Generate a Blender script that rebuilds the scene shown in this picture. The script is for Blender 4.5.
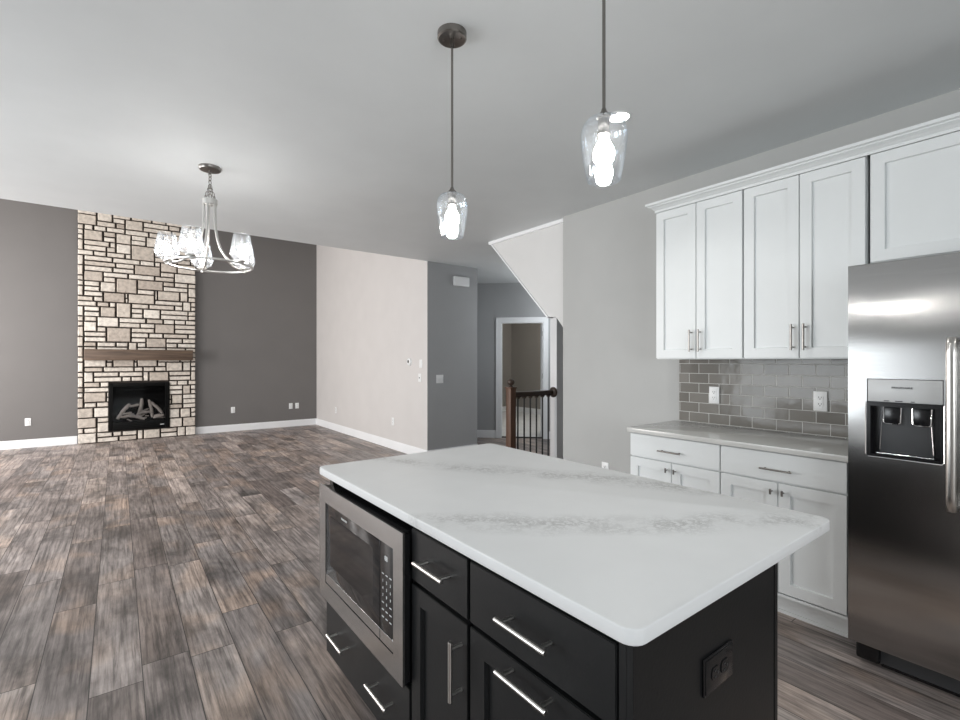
import bpy, bmesh, math, random
from mathutils import Vector, Matrix
R = math.radians
random.seed(7)
for o in list(bpy.data.objects): bpy.data.objects.remove(o)
SC = bpy.context.scene
COL = SC.collection

# ------------------------------------------------------------------ camera
YAW = R(37.3)
cd = bpy.data.cameras.new('camera'); cam = bpy.data.objects.new('camera', cd); COL.objects.link(cam)
cam.location = (0, 0, 1.37); cam.rotation_euler = (R(90), 0, -YAW)
cd.sensor_width = 36; cd.lens = 36 * 476 / 960; cd.shift_y = 0.5 / 960; cd.clip_start = 0.05
SC.camera = cam
SC.view_settings.view_transform = 'Standard'; SC.view_settings.look = 'None'
SC.view_settings.exposure = 0.0; SC.view_settings.gamma = 1; SC.view_settings.use_curve_mapping = False

# ------------------------------------------------------------------ world
w = bpy.data.worlds.new('world'); SC.world = w; w.use_nodes = True
w.node_tree.nodes['Background'].inputs[0].default_value = (.75, .85, 1, 1)
w.node_tree.nodes['Background'].inputs[1].default_value = 0.6

def area(name, loc, rot, sx, sy, power, col):
    l = bpy.data.lights.new(name, 'AREA'); l.shape = 'RECTANGLE'; l.size = sx; l.size_y = sy
    l.energy = power; l.color = col
    o = bpy.data.objects.new(name, l); COL.objects.link(o); o.location = loc; o.rotation_euler = rot
    return o
# daylight in unseen window openings added for brightness (left wall, wall behind the camera)
area('daylight_great_room_a', (-3.55, 6.95, 1.65), (0, R(-90), 0), 2.1, 1.3, 150, (1, .955, .93))
area('daylight_great_room_b', (-3.55, 9.15, 1.65), (0, R(-90), 0), 2.1, 1.3, 150, (1, .955, .93))
area('added_patio_daylight', (-3.55, 3.6, 1.07), (0, R(-90), 0), 2.0, 2.2, 112, (.90, .96, 1))
area('added_back_daylight', (-.6, -2.95, 1.55), (R(90), 0, 0), 2.6, 1.3, 85, (.93, .97, 1))
def plamp(name, loc, power, col, r=.06):
    l = bpy.data.lights.new(name, 'POINT'); l.energy = power; l.color = col; l.shadow_soft_size = r
    o = bpy.data.objects.new(name, l); COL.objects.link(o); o.location = loc
def downlight(name, x, y, power):
    l = bpy.data.lights.new(name, 'SPOT'); l.energy = power; l.spot_size = R(125); l.spot_blend = .7; l.shadow_soft_size = .05; l.color = (1, .98, .95)
    o = bpy.data.objects.new(name, l); COL.objects.link(o); o.location = (x, y, 2.72)
downlight('downlight_aisle', 2.243, 1.655, 20)
downlight('fill_spot_by_refrigerator', 2.3, -1.1, 60)  # added fill spot out of frame, no fixture; brightens the base cabinets
plamp('hall_fill', (5.6, 5.0, 2.0), 24, (.93, .97, 1), .1)  # unseen fill light added to brighten the hall
plamp('bedroom_fill', (7.2, 7.2, 2.4), 50, (1, .97, .92), .15)  # unseen fill light added for the room beyond the doorway

# ------------------------------------------------------------------ materials
def newmat(name):
    m = bpy.data.materials.new(name); m.use_nodes = True
    return m, m.node_tree.nodes, m.node_tree.links, m.node_tree.nodes['Principled BSDF']
def math_(N, L, op, a, b=None, c=None):
    n = N.new('ShaderNodeMath'); n.operation = op
    for i, v in enumerate((a, b, c)):
        if v is None: continue
        if isinstance(v, (int, float)): n.inputs[i].default_value = v
        else: L.new(v, n.inputs[i])
    return n.outputs[0]
def ramp(N, L, fac, stops):
    n = N.new('ShaderNodeValToRGB'); e = n.color_ramp.elements
    while len(e) < len(stops): e.new(.5)
    for i, (p, c) in enumerate(stops):
        e[i].position = p; e[i].color = (c[0], c[1], c[2], 1) if isinstance(c, tuple) else (c, c, c, 1)
    L.new(fac, n.inputs[0]); return n.outputs[0]
def mixc(N, L, mode, fac, a, b):
    n = N.new('ShaderNodeMix'); n.data_type = 'RGBA'; n.blend_type = mode
    for s, v in ((0, fac), (6, a), (7, b)):
        if isinstance(v, (int, float)): n.inputs[s].default_value = v
        elif isinstance(v, tuple): n.inputs[s].default_value = (*v[:3], 1)
        else: L.new(v, n.inputs[s])
    return n.outputs[2]
def simple(name, col, rough=.5, metal=0, bump=0, bscale=200, var=0.0, spec=None, coat=0):
    m, N, L, P = newmat(name)
    P.inputs['Roughness'].default_value = rough; P.inputs['Metallic'].default_value = metal
    if spec is not None: P.inputs['Specular IOR Level'].default_value = spec
    if coat: P.inputs['Coat Weight'].default_value = coat; P.inputs['Coat Roughness'].default_value = .05
    tc = N.new('ShaderNodeTexCoord'); nz = N.new('ShaderNodeTexNoise'); nz.inputs['Scale'].default_value = 3; nz.inputs['Detail'].default_value = 4
    L.new(tc.outputs['Object'], nz.inputs['Vector'])
    v = max(var, .02)
    c0 = tuple(x * (1 - v) for x in col); c1 = tuple(min(1, x * (1 + v)) for x in col)
    L.new(ramp(N, L, nz.outputs[0], [(.3, c0), (.7, c1)]), P.inputs['Base Color'])
    if bump:
        n2 = N.new('ShaderNodeTexNoise'); n2.inputs['Scale'].default_value = bscale; L.new(tc.outputs['Object'], n2.inputs['Vector'])
        b = N.new('ShaderNodeBump'); b.inputs['Strength'].default_value = bump; b.inputs['Distance'].default_value = .002
        L.new(n2.outputs[0], b.inputs['Height']); L.new(b.outputs[0], P.inputs['Normal'])
    return m
M = {}
M['ceiling'] = simple('ceiling_paint', (.69, .715, .72), .6, bump=.05)
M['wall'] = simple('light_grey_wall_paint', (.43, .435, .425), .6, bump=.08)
M['livwall'] = simple('lit_wall_paint', (.60, .58, .565), .6, bump=.08)  # same light grey paint, with the window light put into the colour
M['hallwall'] = simple('shaded_wall_paint', (.37, .375, .38), .6, bump=.08)  # same light grey paint, with the cooler hall shade put into the colour
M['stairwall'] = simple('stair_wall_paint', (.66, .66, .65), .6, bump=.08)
M['accent'] = simple('taupe_accent_paint', (.165, .157, .152), .5, bump=.08)
M['bedwall'] = simple('bedroom_taupe_paint', (.30, .28, .255), .6, bump=.08)
M['trim'] = simple('white_trim_paint', (.84, .85, .86), .35)
M['cab'] = simple('white_cabinet_paint', (.71, .735, .735), .35)
M['cabin'] = simple('cabinet_shadow_gap', (.30, .30, .29), .6)
M['black'] = simple('black_cabinet_paint', (.009, .0095, .010), .36, bump=.1, bscale=120, spec=.27)
M['nickel'] = simple('brushed_nickel', (.62, .60, .57), .28, 1)
M['dkmetal'] = simple('dark_pewter_metal', (.24, .225, .21), .30, 1)
M['pull'] = simple('satin_pull_metal', (.36, .34, .32), .3, 1)
M['fixmetal'] = simple('fixture_nickel', (.72, .71, .69), .35, 1)
M['blackpl'] = simple('black_plastic', (.008, .008, .009), .22)
M['flatblack'] = simple('firebox_and_shade_black', (.005, .005, .005), .6, spec=.1)  # black of the firebox, also the painted shade under the base cabinets
M['blackmet'] = simple('black_iron', (.012, .011, .011), .45)
M['whitepl'] = simple('white_plastic', (.82, .83, .83), .35)
M['slot'] = simple('slot_dark', (.03, .03, .03), .6)
M['greypl'] = simple('light_grey_plastic', (.52, .53, .53), .35)
M['dkgrey'] = simple('dark_grey_plastic', (.06, .062, .065), .2)
M['carpet'] = simple('pale_carpet', (.66, .66, .65), .95, bump=.6, bscale=400, var=.06)
M['glyph'] = simple('printed_grey_ink', (.65, .67, .67), .5)
M['ink'] = simple('printed_dark_ink', (.05, .05, .05), .5)
M['log'] = simple('ceramic_log', (.42, .38, .35), .9, bump=.8, bscale=30, var=.5)
M['chrome'] = simple('chrome_edge', (.85, .85, .86), .12, 1)

def steel():
    m, N, L, P = newmat('stainless_steel')
    P.inputs['Metallic'].default_value = 1; P.inputs['Roughness'].default_value = .21; P.inputs['Anisotropic'].default_value = .75
    tg = N.new('ShaderNodeTangent'); tg.direction_type = 'RADIAL'; tg.axis = 'Z'; L.new(tg.outputs[0], P.inputs['Tangent'])
    tc = N.new('ShaderNodeTexCoord'); mp = N.new('ShaderNodeMapping'); mp.inputs['Scale'].default_value = (4, 2, 420)
    nz = N.new('ShaderNodeTexNoise'); nz.inputs['Scale'].default_value = 2; nz.inputs['Detail'].default_value = 3
    L.new(tc.outputs['Object'], mp.inputs[0]); L.new(mp.outputs[0], nz.inputs['Vector'])
    L.new(ramp(N, L, nz.outputs[0], [(.2, (.41, .405, .40)), (.8, (.51, .505, .50))]), P.inputs['Base Color'])
    n2 = N.new('ShaderNodeTexNoise'); n2.inputs['Scale'].default_value = 2.2; n2.inputs['Detail'].default_value = 1
    mp2 = N.new('ShaderNodeMapping'); mp2.inputs['Scale'].default_value = (1, .8, 1.6)
    L.new(tc.outputs['Object'], mp2.inputs[0]); L.new(mp2.outputs[0], n2.inputs['Vector'])
    b = N.new('ShaderNodeBump'); b.inputs['Strength'].default_value = .25; b.inputs['Distance'].default_value = .02
    L.new(n2.outputs[0], b.inputs['Height']); L.new(b.outputs[0], P.inputs['Normal'])
    return m
M['steel'] = steel()

def glass(name, tint=.03, gl=.35, rough=.03, seeded=False):
    m, N, L, P = newmat(name); N.remove(P)
    out = N['Material Output']
    tr = N.new('ShaderNodeBsdfTransparent'); tr.inputs[0].default_value = (1 - tint,) * 3 + (1,)
    go = N.new('ShaderNodeBsdfGlossy'); go.inputs['Roughness'].default_value = rough; go.inputs['Color'].default_value = (.9, .95, 1, 1)
    lw = N.new('ShaderNodeLayerWeight'); lw.inputs['Blend'].default_value = .35
    f = math_(N, L, 'MULTIPLY_ADD', lw.outputs['Facing'], gl, .012 if name.startswith('fireplace') else .04)
    if seeded:
        tl = N.new('ShaderNodeBsdfTranslucent'); tl.inputs[0].default_value = (.95, .97, 1, 1)
        tc = N.new('ShaderNodeTexCoord'); nz = N.new('ShaderNodeTexNoise'); nz.inputs['Scale'].default_value = 60; nz.inputs['Detail'].default_value = 3
        L.new(tc.outputs['Object'], nz.inputs['Vector'])
        s = ramp(N, L, nz.outputs[0], [(.45, 0.01), (.62, .08)])
        mx0 = N.new('ShaderNodeMixShader'); L.new(s, mx0.inputs[0]); L.new(tr.outputs[0], mx0.inputs[1]); L.new(tl.outputs[0], mx0.inputs[2])
        base = mx0.outputs[0]
    elif name.startswith('clear'):
        tl = N.new('ShaderNodeBsdfTranslucent'); tl.inputs[0].default_value = (.95, .98, 1, 1)
        mx0 = N.new('ShaderNodeMixShader'); mx0.inputs[0].default_value = .004; L.new(tr.outputs[0], mx0.inputs[1]); L.new(tl.outputs[0], mx0.inputs[2]); base = mx0.outputs[0]
    else: base = tr.outputs[0]
    mx = N.new('ShaderNodeMixShader'); L.new(f, mx.inputs[0]); L.new(base, mx.inputs[1]); L.new(go.outputs[0], mx.inputs[2])
    L.new(mx.outputs[0], out.inputs[0]); return m
M['glass'] = glass('clear_blown_glass', .01, .6, .05)
M['seeded'] = glass('seeded_glass', .05, .5, .08, True)
M['pane'] = glass('fireplace_pane', .2, .08, .03)
def emit(name, col, s):
    m, N, L, P = newmat(name)
    P.inputs['Base Color'].default_value = (*col, 1); P.inputs['Emission Color'].default_value = (*col, 1)
    P.inputs['Emission Strength'].default_value = s; return m
M['bulb'] = emit('lit_bulb', (1, .97, .93), 110)
M['bulbc'] = emit('lit_candelabra_bulb', (1, .96, .92), 85)
M['lens'] = emit('lit_recessed_lens', (1, .98, .95), 26)

def floor_mat():
    m, N, L, P = newmat('grey_brown_plank_floor')
    tc = N.new('ShaderNodeTexCoord'); sp = N.new('ShaderNodeSeparateXYZ'); L.new(tc.outputs['Object'], sp.inputs[0])
    X, Y = sp.outputs[0], sp.outputs[1]
    W, LN = .1815, 1.22
    cx = math_(N, L, 'DIVIDE', math_(N, L, 'ADD', X, 20.0585), W)
    ci = math_(N, L, 'FLOOR', cx); fx = math_(N, L, 'SUBTRACT', cx, ci)
    wn = N.new('ShaderNodeTexWhiteNoise'); wn.noise_dimensions = '1D'; L.new(ci, wn.inputs['W'])
    cy = math_(N, L, 'DIVIDE', math_(N, L, 'ADD', math_(N, L, 'ADD', Y, 40.0), math_(N, L, 'MULTIPLY', wn.outputs[0], LN)), LN)
    ri = math_(N, L, 'FLOOR', cy); fy = math_(N, L, 'SUBTRACT', cy, ri)
    cmb = N.new('ShaderNodeCombineXYZ'); L.new(ci, cmb.inputs[0]); L.new(ri, cmb.inputs[1])
    w2 = N.new('ShaderNodeTexWhiteNoise'); w2.noise_dimensions = '2D'; L.new(cmb.outputs[0], w2.inputs['Vector'])
    wsp = N.new('ShaderNodeSeparateColor'); L.new(w2.outputs['Color'], wsp.inputs[0])
    # per plank offset coordinates
    off = N.new('ShaderNodeVectorMath'); off.operation = 'MULTIPLY_ADD'
    L.new(w2.outputs['Color'], off.inputs[0]); off.inputs[1].default_value = (37, 53, 11); L.new(tc.outputs['Object'], off.inputs[2])
    def noise(scale, sc, det, dist=0, rough=.55):
        mp = N.new('ShaderNodeMapping'); mp.inputs['Scale'].default_value = sc; L.new(off.outputs[0], mp.inputs[0])
        n = N.new('ShaderNodeTexNoise'); n.inputs['Scale'].default_value = scale; n.inputs['Detail'].default_value = det
        n.inputs['Distortion'].default_value = dist; n.inputs['Roughness'].default_value = rough
        L.new(mp.outputs[0], n.inputs['Vector']); return n.outputs[0]
    fine = noise(58, (1, .045, 1), 6, .25, .7)
    med = noise(13, (1, .10, 1), 5, .5, .65)
    blot = noise(3.6, (1, .5, 1), 7, .3, .62)
    warm = noise(2.6, (1, .7, 1), 2, .4)
    # cathedral rings
    mpw = N.new('ShaderNodeMapping'); mpw.inputs['Scale'].default_value = (1, .16, 1); L.new(off.outputs[0], mpw.inputs[0])
    wv = N.new('ShaderNodeTexNoise'); wv.inputs['Scale'].default_value = 6; wv.inputs['Detail'].default_value = 1.5; L.new(mpw.outputs[0], wv.inputs['Vector'])
    rings = math_(N, L, 'SINE', math_(N, L, 'MULTIPLY', wv.outputs[0], 80))
    rings = math_(N, L, 'POWER', math_(N, L, 'MULTIPLY_ADD', rings, .5, .5), 3)
    base = ramp(N, L, wsp.outputs[0], [(0, (.20, .176, .168)), (.35, (.31, .288, .282)), (.7, (.42, .39, .382)), (1, (.53, .475, .44))])
    tan = ramp(N, L, warm, [(.45, (.33, .325, .33)), (.60, (.54, .43, .35))])
    c = mixc(N, L, 'MIX', math_(N, L, 'MULTIPLY', wsp.outputs[1], .55), base, tan)
    c = mixc(N, L, 'MULTIPLY', 1.0, c, ramp(N, L, blot, [(.34, .42), (.5, .95), (.66, 1.35)]))
    c = mixc(N, L, 'MULTIPLY', 1.0, c, ramp(N, L, med, [(.30, .70), (.55, 1.0), (.75, 1.25)]))
    c = mixc(N, L, 'MULTIPLY', 1.0, c, ramp(N, L, fine, [(.36, .48), (.5, 1.0), (.64, 1.38)]))
    c = mixc(N, L, 'MULTIPLY', 1.0, c, (.88, .815, .775))
    c = mixc(N, L, 'MULTIPLY', math_(N, L, 'MULTIPLY', rings, math_(N, L, 'MULTIPLY', wsp.outputs[2], .42)), c, (.45, .42, .40))
    ex = math_(N, L, 'MINIMUM', fx, math_(N, L, 'SUBTRACT', 1.0, fx)); ey = math_(N, L, 'MINIMUM', fy, math_(N, L, 'SUBTRACT', 1.0, fy))
    sx = math_(N, L, 'LESS_THAN', ex, .011); sy = math_(N, L, 'LESS_THAN', ey, .0018)
    seam = math_(N, L, 'MAXIMUM', sx, sy)
    c = mixc(N, L, 'MIX', math_(N, L, 'MULTIPLY', seam, .85), c, (.02, .017, .016))
    L.new(c, P.inputs['Base Color'])
    rg = ramp(N, L, med, [(.2, .34), (.8, .50)]); L.new(rg, P.inputs['Roughness'])
    b = N.new('ShaderNodeBump'); b.inputs['Strength'].default_value = .25; b.inputs['Distance'].default_value = .001
    hh = math_(N, L, 'SUBTRACT', fine, seam); L.new(hh, b.inputs['Height']); L.new(b.outputs[0], P.inputs['Normal'])
    return m
M['floor'] = floor_mat()

def quartz(name, base, veins, rg=.12):
    m, N, L, P = newmat(name); P.inputs['Roughness'].default_value = rg; P.inputs['Specular IOR Level'].default_value = .4
    tc = N.new('ShaderNodeTexCoord')
    sp = N.new('ShaderNodeSeparateXYZ'); L.new(tc.outputs['Object'], sp.inputs[0])
    n1 = N.new('ShaderNodeTexNoise'); n1.inputs['Scale'].default_value = 3.0; n1.inputs['Detail'].default_value = 5; L.new(tc.outputs['Object'], n1.inputs['Vector'])
    n2 = N.new('ShaderNodeTexNoise'); n2.inputs['Scale'].default_value = 38; n2.inputs['Detail'].default_value = 6; n2.inputs['Roughness'].default_value = .7; L.new(tc.outputs['Object'], n2.inputs['Vector'])
    n3 = N.new('ShaderNodeTexNoise'); n3.inputs['Scale'].default_value = 9; n3.inputs['Detail'].default_value = 3; L.new(tc.outputs['Object'], n3.inputs['Vector'])
    wob = math_(N, L, 'MULTIPLY_ADD', n1.outputs[0], .16, -.08)
    tot = None
    for (a, b_, c0, wd) in veins:      # line a*x + b*y = c0, half width wd
        d = math_(N, L, 'ADD', math_(N, L, 'ADD', math_(N, L, 'MULTIPLY', sp.outputs[0], a), math_(N, L, 'MULTIPLY', sp.outputs[1], b_)), -c0)
        d = math_(N, L, 'ABSOLUTE', math_(N, L, 'ADD', d, wob))
        k = math_(N, L, 'MAXIMUM', math_(N, L, 'SUBTRACT', 1.0, math_(N, L, 'DIVIDE', d, wd)), 0.0)
        tot = k if tot is None else math_(N, L, 'MAXIMUM', tot, k)
    crack = math_(N, L, 'SUBTRACT', 1.0, math_(N, L, 'MULTIPLY', math_(N, L, 'ABSOLUTE', math_(N, L, 'SUBTRACT', n2.outputs[0], .5)), 11.0))
    crack = math_(N, L, 'MAXIMUM', crack, 0.0)
    gate = ramp(N, L, n3.outputs[0], [(.40, 0.15), (.58, 1.0)])
    v = math_(N, L, 'MULTIPLY', math_(N, L, 'MULTIPLY', crack, tot), gate)
    v = math_(N, L, 'ADD', math_(N, L, 'MULTIPLY', v, .62), math_(N, L, 'MULTIPLY', math_(N, L, 'MULTIPLY', tot, gate), .14))
    b0 = ramp(N, L, n3.outputs[0], [(.3, tuple(x * .97 for x in base)), (.7, base)])
    L.new(mixc(N, L, 'MIX', v, b0, (.30, .30, .29)), P.inputs['Base Color'])
    return m
M['quartz'] = quartz('veined_white_quartz', (.75, .76, .76), [(.86, .51, 1.87, .11), (.60, .80, 1.335, .10)], .40)
M['quartz2'] = quartz('pale_grey_quartz', (.56, .56, .54), [(.9, .42, 3.42, .15)])

def tile_mat():
    m, N, L, P = newmat('glossy_taupe_subway_tile')
    tc = N.new('ShaderNodeTexCoord'); nz = N.new('ShaderNodeTexNoise'); nz.inputs['Scale'].default_value = 9; nz.inputs['Detail'].default_value = 2
    L.new(tc.outputs['Object'], nz.inputs['Vector'])
    at = N.new('ShaderNodeAttribute'); at.attribute_name = 'tint'
    c = ramp(N, L, at.outputs['Fac'], [(0, (.170, .160, .143)), (1, (.230, .218, .198))])
    L.new(c, P.inputs['Base Color']); P.inputs['Roughness'].default_value = .13; P.inputs['Specular IOR Level'].default_value = .28
    b = N.new('ShaderNodeBump'); b.inputs['Strength'].default_value = .35; b.inputs['Distance'].default_value = .006
    L.new(nz.outputs[0], b.inputs['Height']); L.new(b.outputs[0], P.inputs['Normal']); return m
M['tile'] = tile_mat(); M['grout'] = simple('pale_grout', (.62, .62, .60), .8)
def stone_mat():
    m, N, L, P = newmat('cream_ledge_stone')
    tc = N.new('ShaderNodeTexCoord'); nz = N.new('ShaderNodeTexNoise'); nz.inputs['Scale'].default_value = 22; nz.inputs['Detail'].default_value = 6
    L.new(tc.outputs['Object'], nz.inputs['Vector'])
    at = N.new('ShaderNodeAttribute'); at.attribute_name = 'tint'
    c = ramp(N, L, at.outputs['Fac'], [(0, (.40, .34, .29)), (.35, (.62, .56, .49)), (1, (.76, .71, .64))])
    c = mixc(N, L, 'MULTIPLY', 1.0, c, ramp(N, L, nz.outputs[0], [(.3, .78), (.6, 1.08)]))
    L.new(c, P.inputs['Base Color']); P.inputs['Roughness'].default_value = .9
    b = N.new('ShaderNodeBump'); b.inputs['Strength'].default_value = .7; b.inputs['Distance'].default_value = .012
    L.new(nz.outputs[0], b.inputs['Height']); L.new(b.outputs[0], P.inputs['Normal']); return m
M['stone'] = stone_mat(); M['mortar'] = simple('dark_mortar', (.035, .028, .024), .95, bump=.4, bscale=60)
def wood(name, c0, c1, axis='X', scale=5):
    m, N, L, P = newmat(name); P.inputs['Roughness'].default_value = .5
    tc = N.new('ShaderNodeTexCoord'); mp = N.new('ShaderNodeMapping')
    mp.inputs['Scale'].default_value = {'X': (.08, 1, 1), 'Z': (1, 1, .08)}[axis]
    nz = N.new('ShaderNodeTexNoise'); nz.inputs['Scale'].default_value = scale * 8; nz.inputs['Detail'].default_value = 6; nz.inputs['Distortion'].default_value = .8
    L.new(tc.outputs['Object'], mp.inputs[0]); L.new(mp.outputs[0], nz.inputs['Vector'])
    L.new(ramp(N, L, nz.outputs[0], [(.3, c0), (.7, c1)]), P.inputs['Base Color']); return m
M['mantel'] = wood('brown_mantel_wood', (.07, .045, .030), (.17, .115, .08), 'X', 3)
M['newel'] = wood('stained_newel_wood', (.065, .030, .017), (.13, .065, .038), 'Z', 4)
M['rail'] = wood('dark_rail_wood', (.030, .018, .012), (.065, .040, .028), 'X', 4)

# ------------------------------------------------------------------ mesh builder
def wloc(o):
    v = Vector((0, 0, 0))
    while o is not None: v += o.location; o = o.parent
    return v
class MB:
    def __init__(s): s.bm = bmesh.new(); s.tint = None
    def box(s, x0, x1, y0, y1, z0, z1, bev=0, seg=2):
        t = bmesh.new()
        r = bmesh.ops.create_cube(t, size=1)
        bmesh.ops.scale(t, vec=(abs(x1 - x0), abs(y1 - y0), abs(z1 - z0)), verts=t.verts)
        bmesh.ops.translate(t, vec=((x0 + x1) / 2, (y0 + y1) / 2, (z0 + z1) / 2), verts=t.verts)
        if bev: bmesh.ops.bevel(t, geom=t.edges[:], offset=bev, segments=seg, affect='EDGES', profile=.5)
        s.join(t); return s
    def join(s, t):
        me = bpy.data.meshes.new('tmp'); t.to_mesh(me); t.free(); s.bm.from_mesh(me); bpy.data.meshes.remove(me)
    def poly(s, pts, z0, z1, bev=0):
        t = bmesh.new(); vs = [t.verts.new((x, y, z0)) for x, y in pts]; f = t.faces.new(vs)
        r = bmesh.ops.extrude_face_region(t, geom=[f]); nv = [v for v in r['geom'] if isinstance(v, bmesh.types.BMVert)]
        bmesh.ops.translate(t, vec=(0, 0, z1 - z0), verts=nv); bmesh.ops.recalc_face_normals(t, faces=t.faces)
        if bev:
            es = [e for e in t.edges if abs(e.verts[0].co.z - e.verts[1].co.z) < 1e-6]
            bmesh.ops.bevel(t, geom=es, offset=bev, segments=3, affect='EDGES', profile=.5)
        s.join(t); return s
    def polyp(s, pts, a, b, f):
        """polygon of 2D pts extruded from a to b; f(p,q,t)->xyz"""
        t = bmesh.new(); A = [t.verts.new(f(p, q, a)) for p, q in pts]; B_ = [t.verts.new(f(p, q, b)) for p, q in pts]
        t.faces.new(A); t.faces.new(B_[::-1])
        n = len(pts)
        for i in range(n): t.faces.new((A[i], B_[i], B_[(i + 1) % n], A[(i + 1) % n]))
        bmesh.ops.recalc_face_normals(t, faces=t.faces); s.join(t); return s
    def lathe(s, prof, c=(0, 0, 0), n=32, axis='Z', cap=False):
        t = bmesh.new(); rings = []
        for r, h in prof:
            ring = []
            for i in range(n):
                a = 2 * math.pi * i / n; p = (r * math.cos(a), r * math.sin(a), h)
                if axis == 'X': p = (p[2], p[0], p[1])
                if axis == 'Y': p = (p[1], p[2], p[0])
                ring.append(t.verts.new((p[0] + c[0], p[1] + c[1], p[2] + c[2])))
            rings.append(ring)
        for a, b in zip(rings, rings[1:]):
            for i in range(n): t.faces.new((a[i], a[(i + 1) % n], b[(i + 1) % n], b[i]))
        if cap: t.faces.new(rings[0]); t.faces.new(rings[-1])
        bmesh.ops.remove_doubles(t, verts=t.verts, dist=1e-6)
        bmesh.ops.recalc_face_normals(t, faces=t.faces); s.join(t); return s
    def tube(s, pts, r, n=10, closed=False, taper=None):
        t = bmesh.new(); P_ = [Vector(p) for p in pts]; m = len(P_); rings = []
        up = None
        for i, p in enumerate(P_):
            if closed: d = (P_[(i + 1) % m] - P_[i - 1])
            else: d = P_[min(i + 1, m - 1)] - P_[max(i - 1, 0)]
            d.normalize()
            if up is None: up = d.orthogonal().normalized()
            up = (up - d * up.dot(d)).normalized(); sd = d.cross(up)
            rr = r if taper is None else r * taper[i]
            rings.append([t.verts.new(p + up * math.cos(2 * math.pi * k / n) * rr + sd * math.sin(2 * math.pi * k / n) * rr) for k in range(n)])
        pairs = list(zip(rings, rings[1:])) + ([(rings[-1], rings[0])] if closed else [])
        for a, b in pairs:
            for k in range(n): t.faces.new((a[k], a[(k + 1) % n], b[(k + 1) % n], b[k]))
        if not closed: t.faces.new(rings[0]); t.faces.new(rings[-1])
        bmesh.ops.recalc_face_normals(t, faces=t.faces); s.join(t); return s
    def build(s, name, mat, parent=None, loc=None, smooth=True):
        me = bpy.data.meshes.new(name); o = bpy.data.objects.new(name, me); COL.objects.link(o)
        if parent is not None: o.parent = parent; off = wloc(parent)
        else:
            off = Vector(loc) if loc is not None else Vector((0, 0, 0)); o.location = off
        bmesh.ops.translate(s.bm, vec=-off, verts=s.bm.verts)
        s.bm.to_mesh(me); s.bm.free(); me.materials.append(M[mat] if isinstance(mat, str) else mat)
        if smooth:
            for p in me.polygons: p.use_smooth = True
            try: me.set_sharp_from_angle(angle=R(35))
            except Exception: pass
        return o
def tag(o, label, cat, group=None):
    o['label'] = label; o['category'] = cat
    if group: o['group'] = group
    return o
def thing(name, loc, label, cat, group=None, rz=0):
    o = bpy.data.objects.new(name, None); COL.objects.link(o); o.location = loc; o.rotation_euler.z = rz
    o.empty_display_size = .1
    return tag(o, label, cat, group)
def struct(o): o['kind'] = 'structure'; return o
def kids(o): return [c for c in bpy.data.objects if c.parent == o]
def copy_tree(o, parent=None):
    c = o.copy(); COL.objects.link(c)
    if parent is not None: c.parent = parent
    for k in kids(o): copy_tree(k, c)
    return c
def text_mesh(txt, size, loc, parent, name, mat, depth=.0004, rot=(R(90), 0, R(-90)), align='CENTER', sx=1):
    cu = bpy.data.curves.new('t', 'FONT'); cu.body = txt; cu.size = size; cu.extrude = depth; cu.offset = size * .02; cu.align_x = align; cu.align_y = 'CENTER'
    ob = bpy.data.objects.new('t', cu); COL.objects.link(ob)
    dg = bpy.context.evaluated_depsgraph_get(); dg.update()
    me = bpy.data.meshes.new_from_object(ob.evaluated_get(dg)); bpy.data.objects.remove(ob)
    me.transform(Matrix.Diagonal((sx, 1, 1, 1)))
    me.transform(Matrix.Translation(Vector(loc) - wloc(parent)) @ __import__('mathutils').Euler(rot).to_matrix().to_4x4())
    o = bpy.data.objects.new(name, me); COL.objects.link(o); o.parent = parent
    me.materials.clear(); me.materials.append(M[mat]); return o

# ------------------------------------------------------------------ the setting
XL, YB, ZC = -3.6, -3.0, 2.74       # left wall, back wall, kitchen ceiling
XK, XV, YC, YF = 3.38, 3.40, 5.66, 10.25   # kitchen wall, great-room side wall, ceiling edge, fireplace wall
ZH = 4.12
def sbox(name, mat, *a): return struct(MB().box(*a).build(name, mat, smooth=False))
sbox('floor', 'floor', XL, 9.5, YB, 11.0, -.1, 0)
S = 11.9
def angp(a, b=0):   # point along the 45 degree hall wall; a along it from (4.226, 7.674), b into the bedroom
    return (4.26 + a * .70711 + b * .70711, S - 4.26 - a * .70711 + b * .70711)
struct(MB().poly([angp(0, .06), angp(6.2, .06), (9.4, 3.2), (9.4, 11), (4.26, 11)], 0.0, .014).build('floor_bedroom', 'carpet', smooth=False))
m = MB().box(XL - .15, XV, YB, YC, ZC, ZC + .15); struct(m.build('ceiling', 'ceiling', smooth=False))
VS = (ZH - ZC) / (YF - YC)     # the great room ceiling slopes up from the flat kitchen ceiling
struct(MB().polyp([(YC, ZC), (YF + .15, ZH + .15 * VS), (YF + .15, ZH + .35), (YC, ZC + .3)], XL - .15, XV, lambda p, q, t: (t, p, q)).build('ceiling_great_room', 'ceiling', smooth=False))
struct(MB().box(XV, 9.5, YB, YC + .06, ZC, ZC + .15).box(XV + .12, 9.5, YC + .06, 11.0, ZC, ZC + .15).build('ceiling_hall', 'ceiling', smooth=False))
sbox('wall_fireplace', 'accent', XL, XV + .12, YF, YF + .15, 0, ZH + .3)
sbox('wall_great_room', 'livwall', XV, XV + .12, YC + .001, YF, 0, ZH + .2)
sbox('wall_hall_end', 'hallwall', XV + .001, 4.26, YC, YC + .12, 0, ZC)
sbox('wall_hall_side', 'hallwall', 4.14, 4.26, YC + .12, 7.66, 0, ZC)
sbox('wall_kitchen', 'wall', XK, XK + .12, YB, 3.13, 0, ZC)
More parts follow.
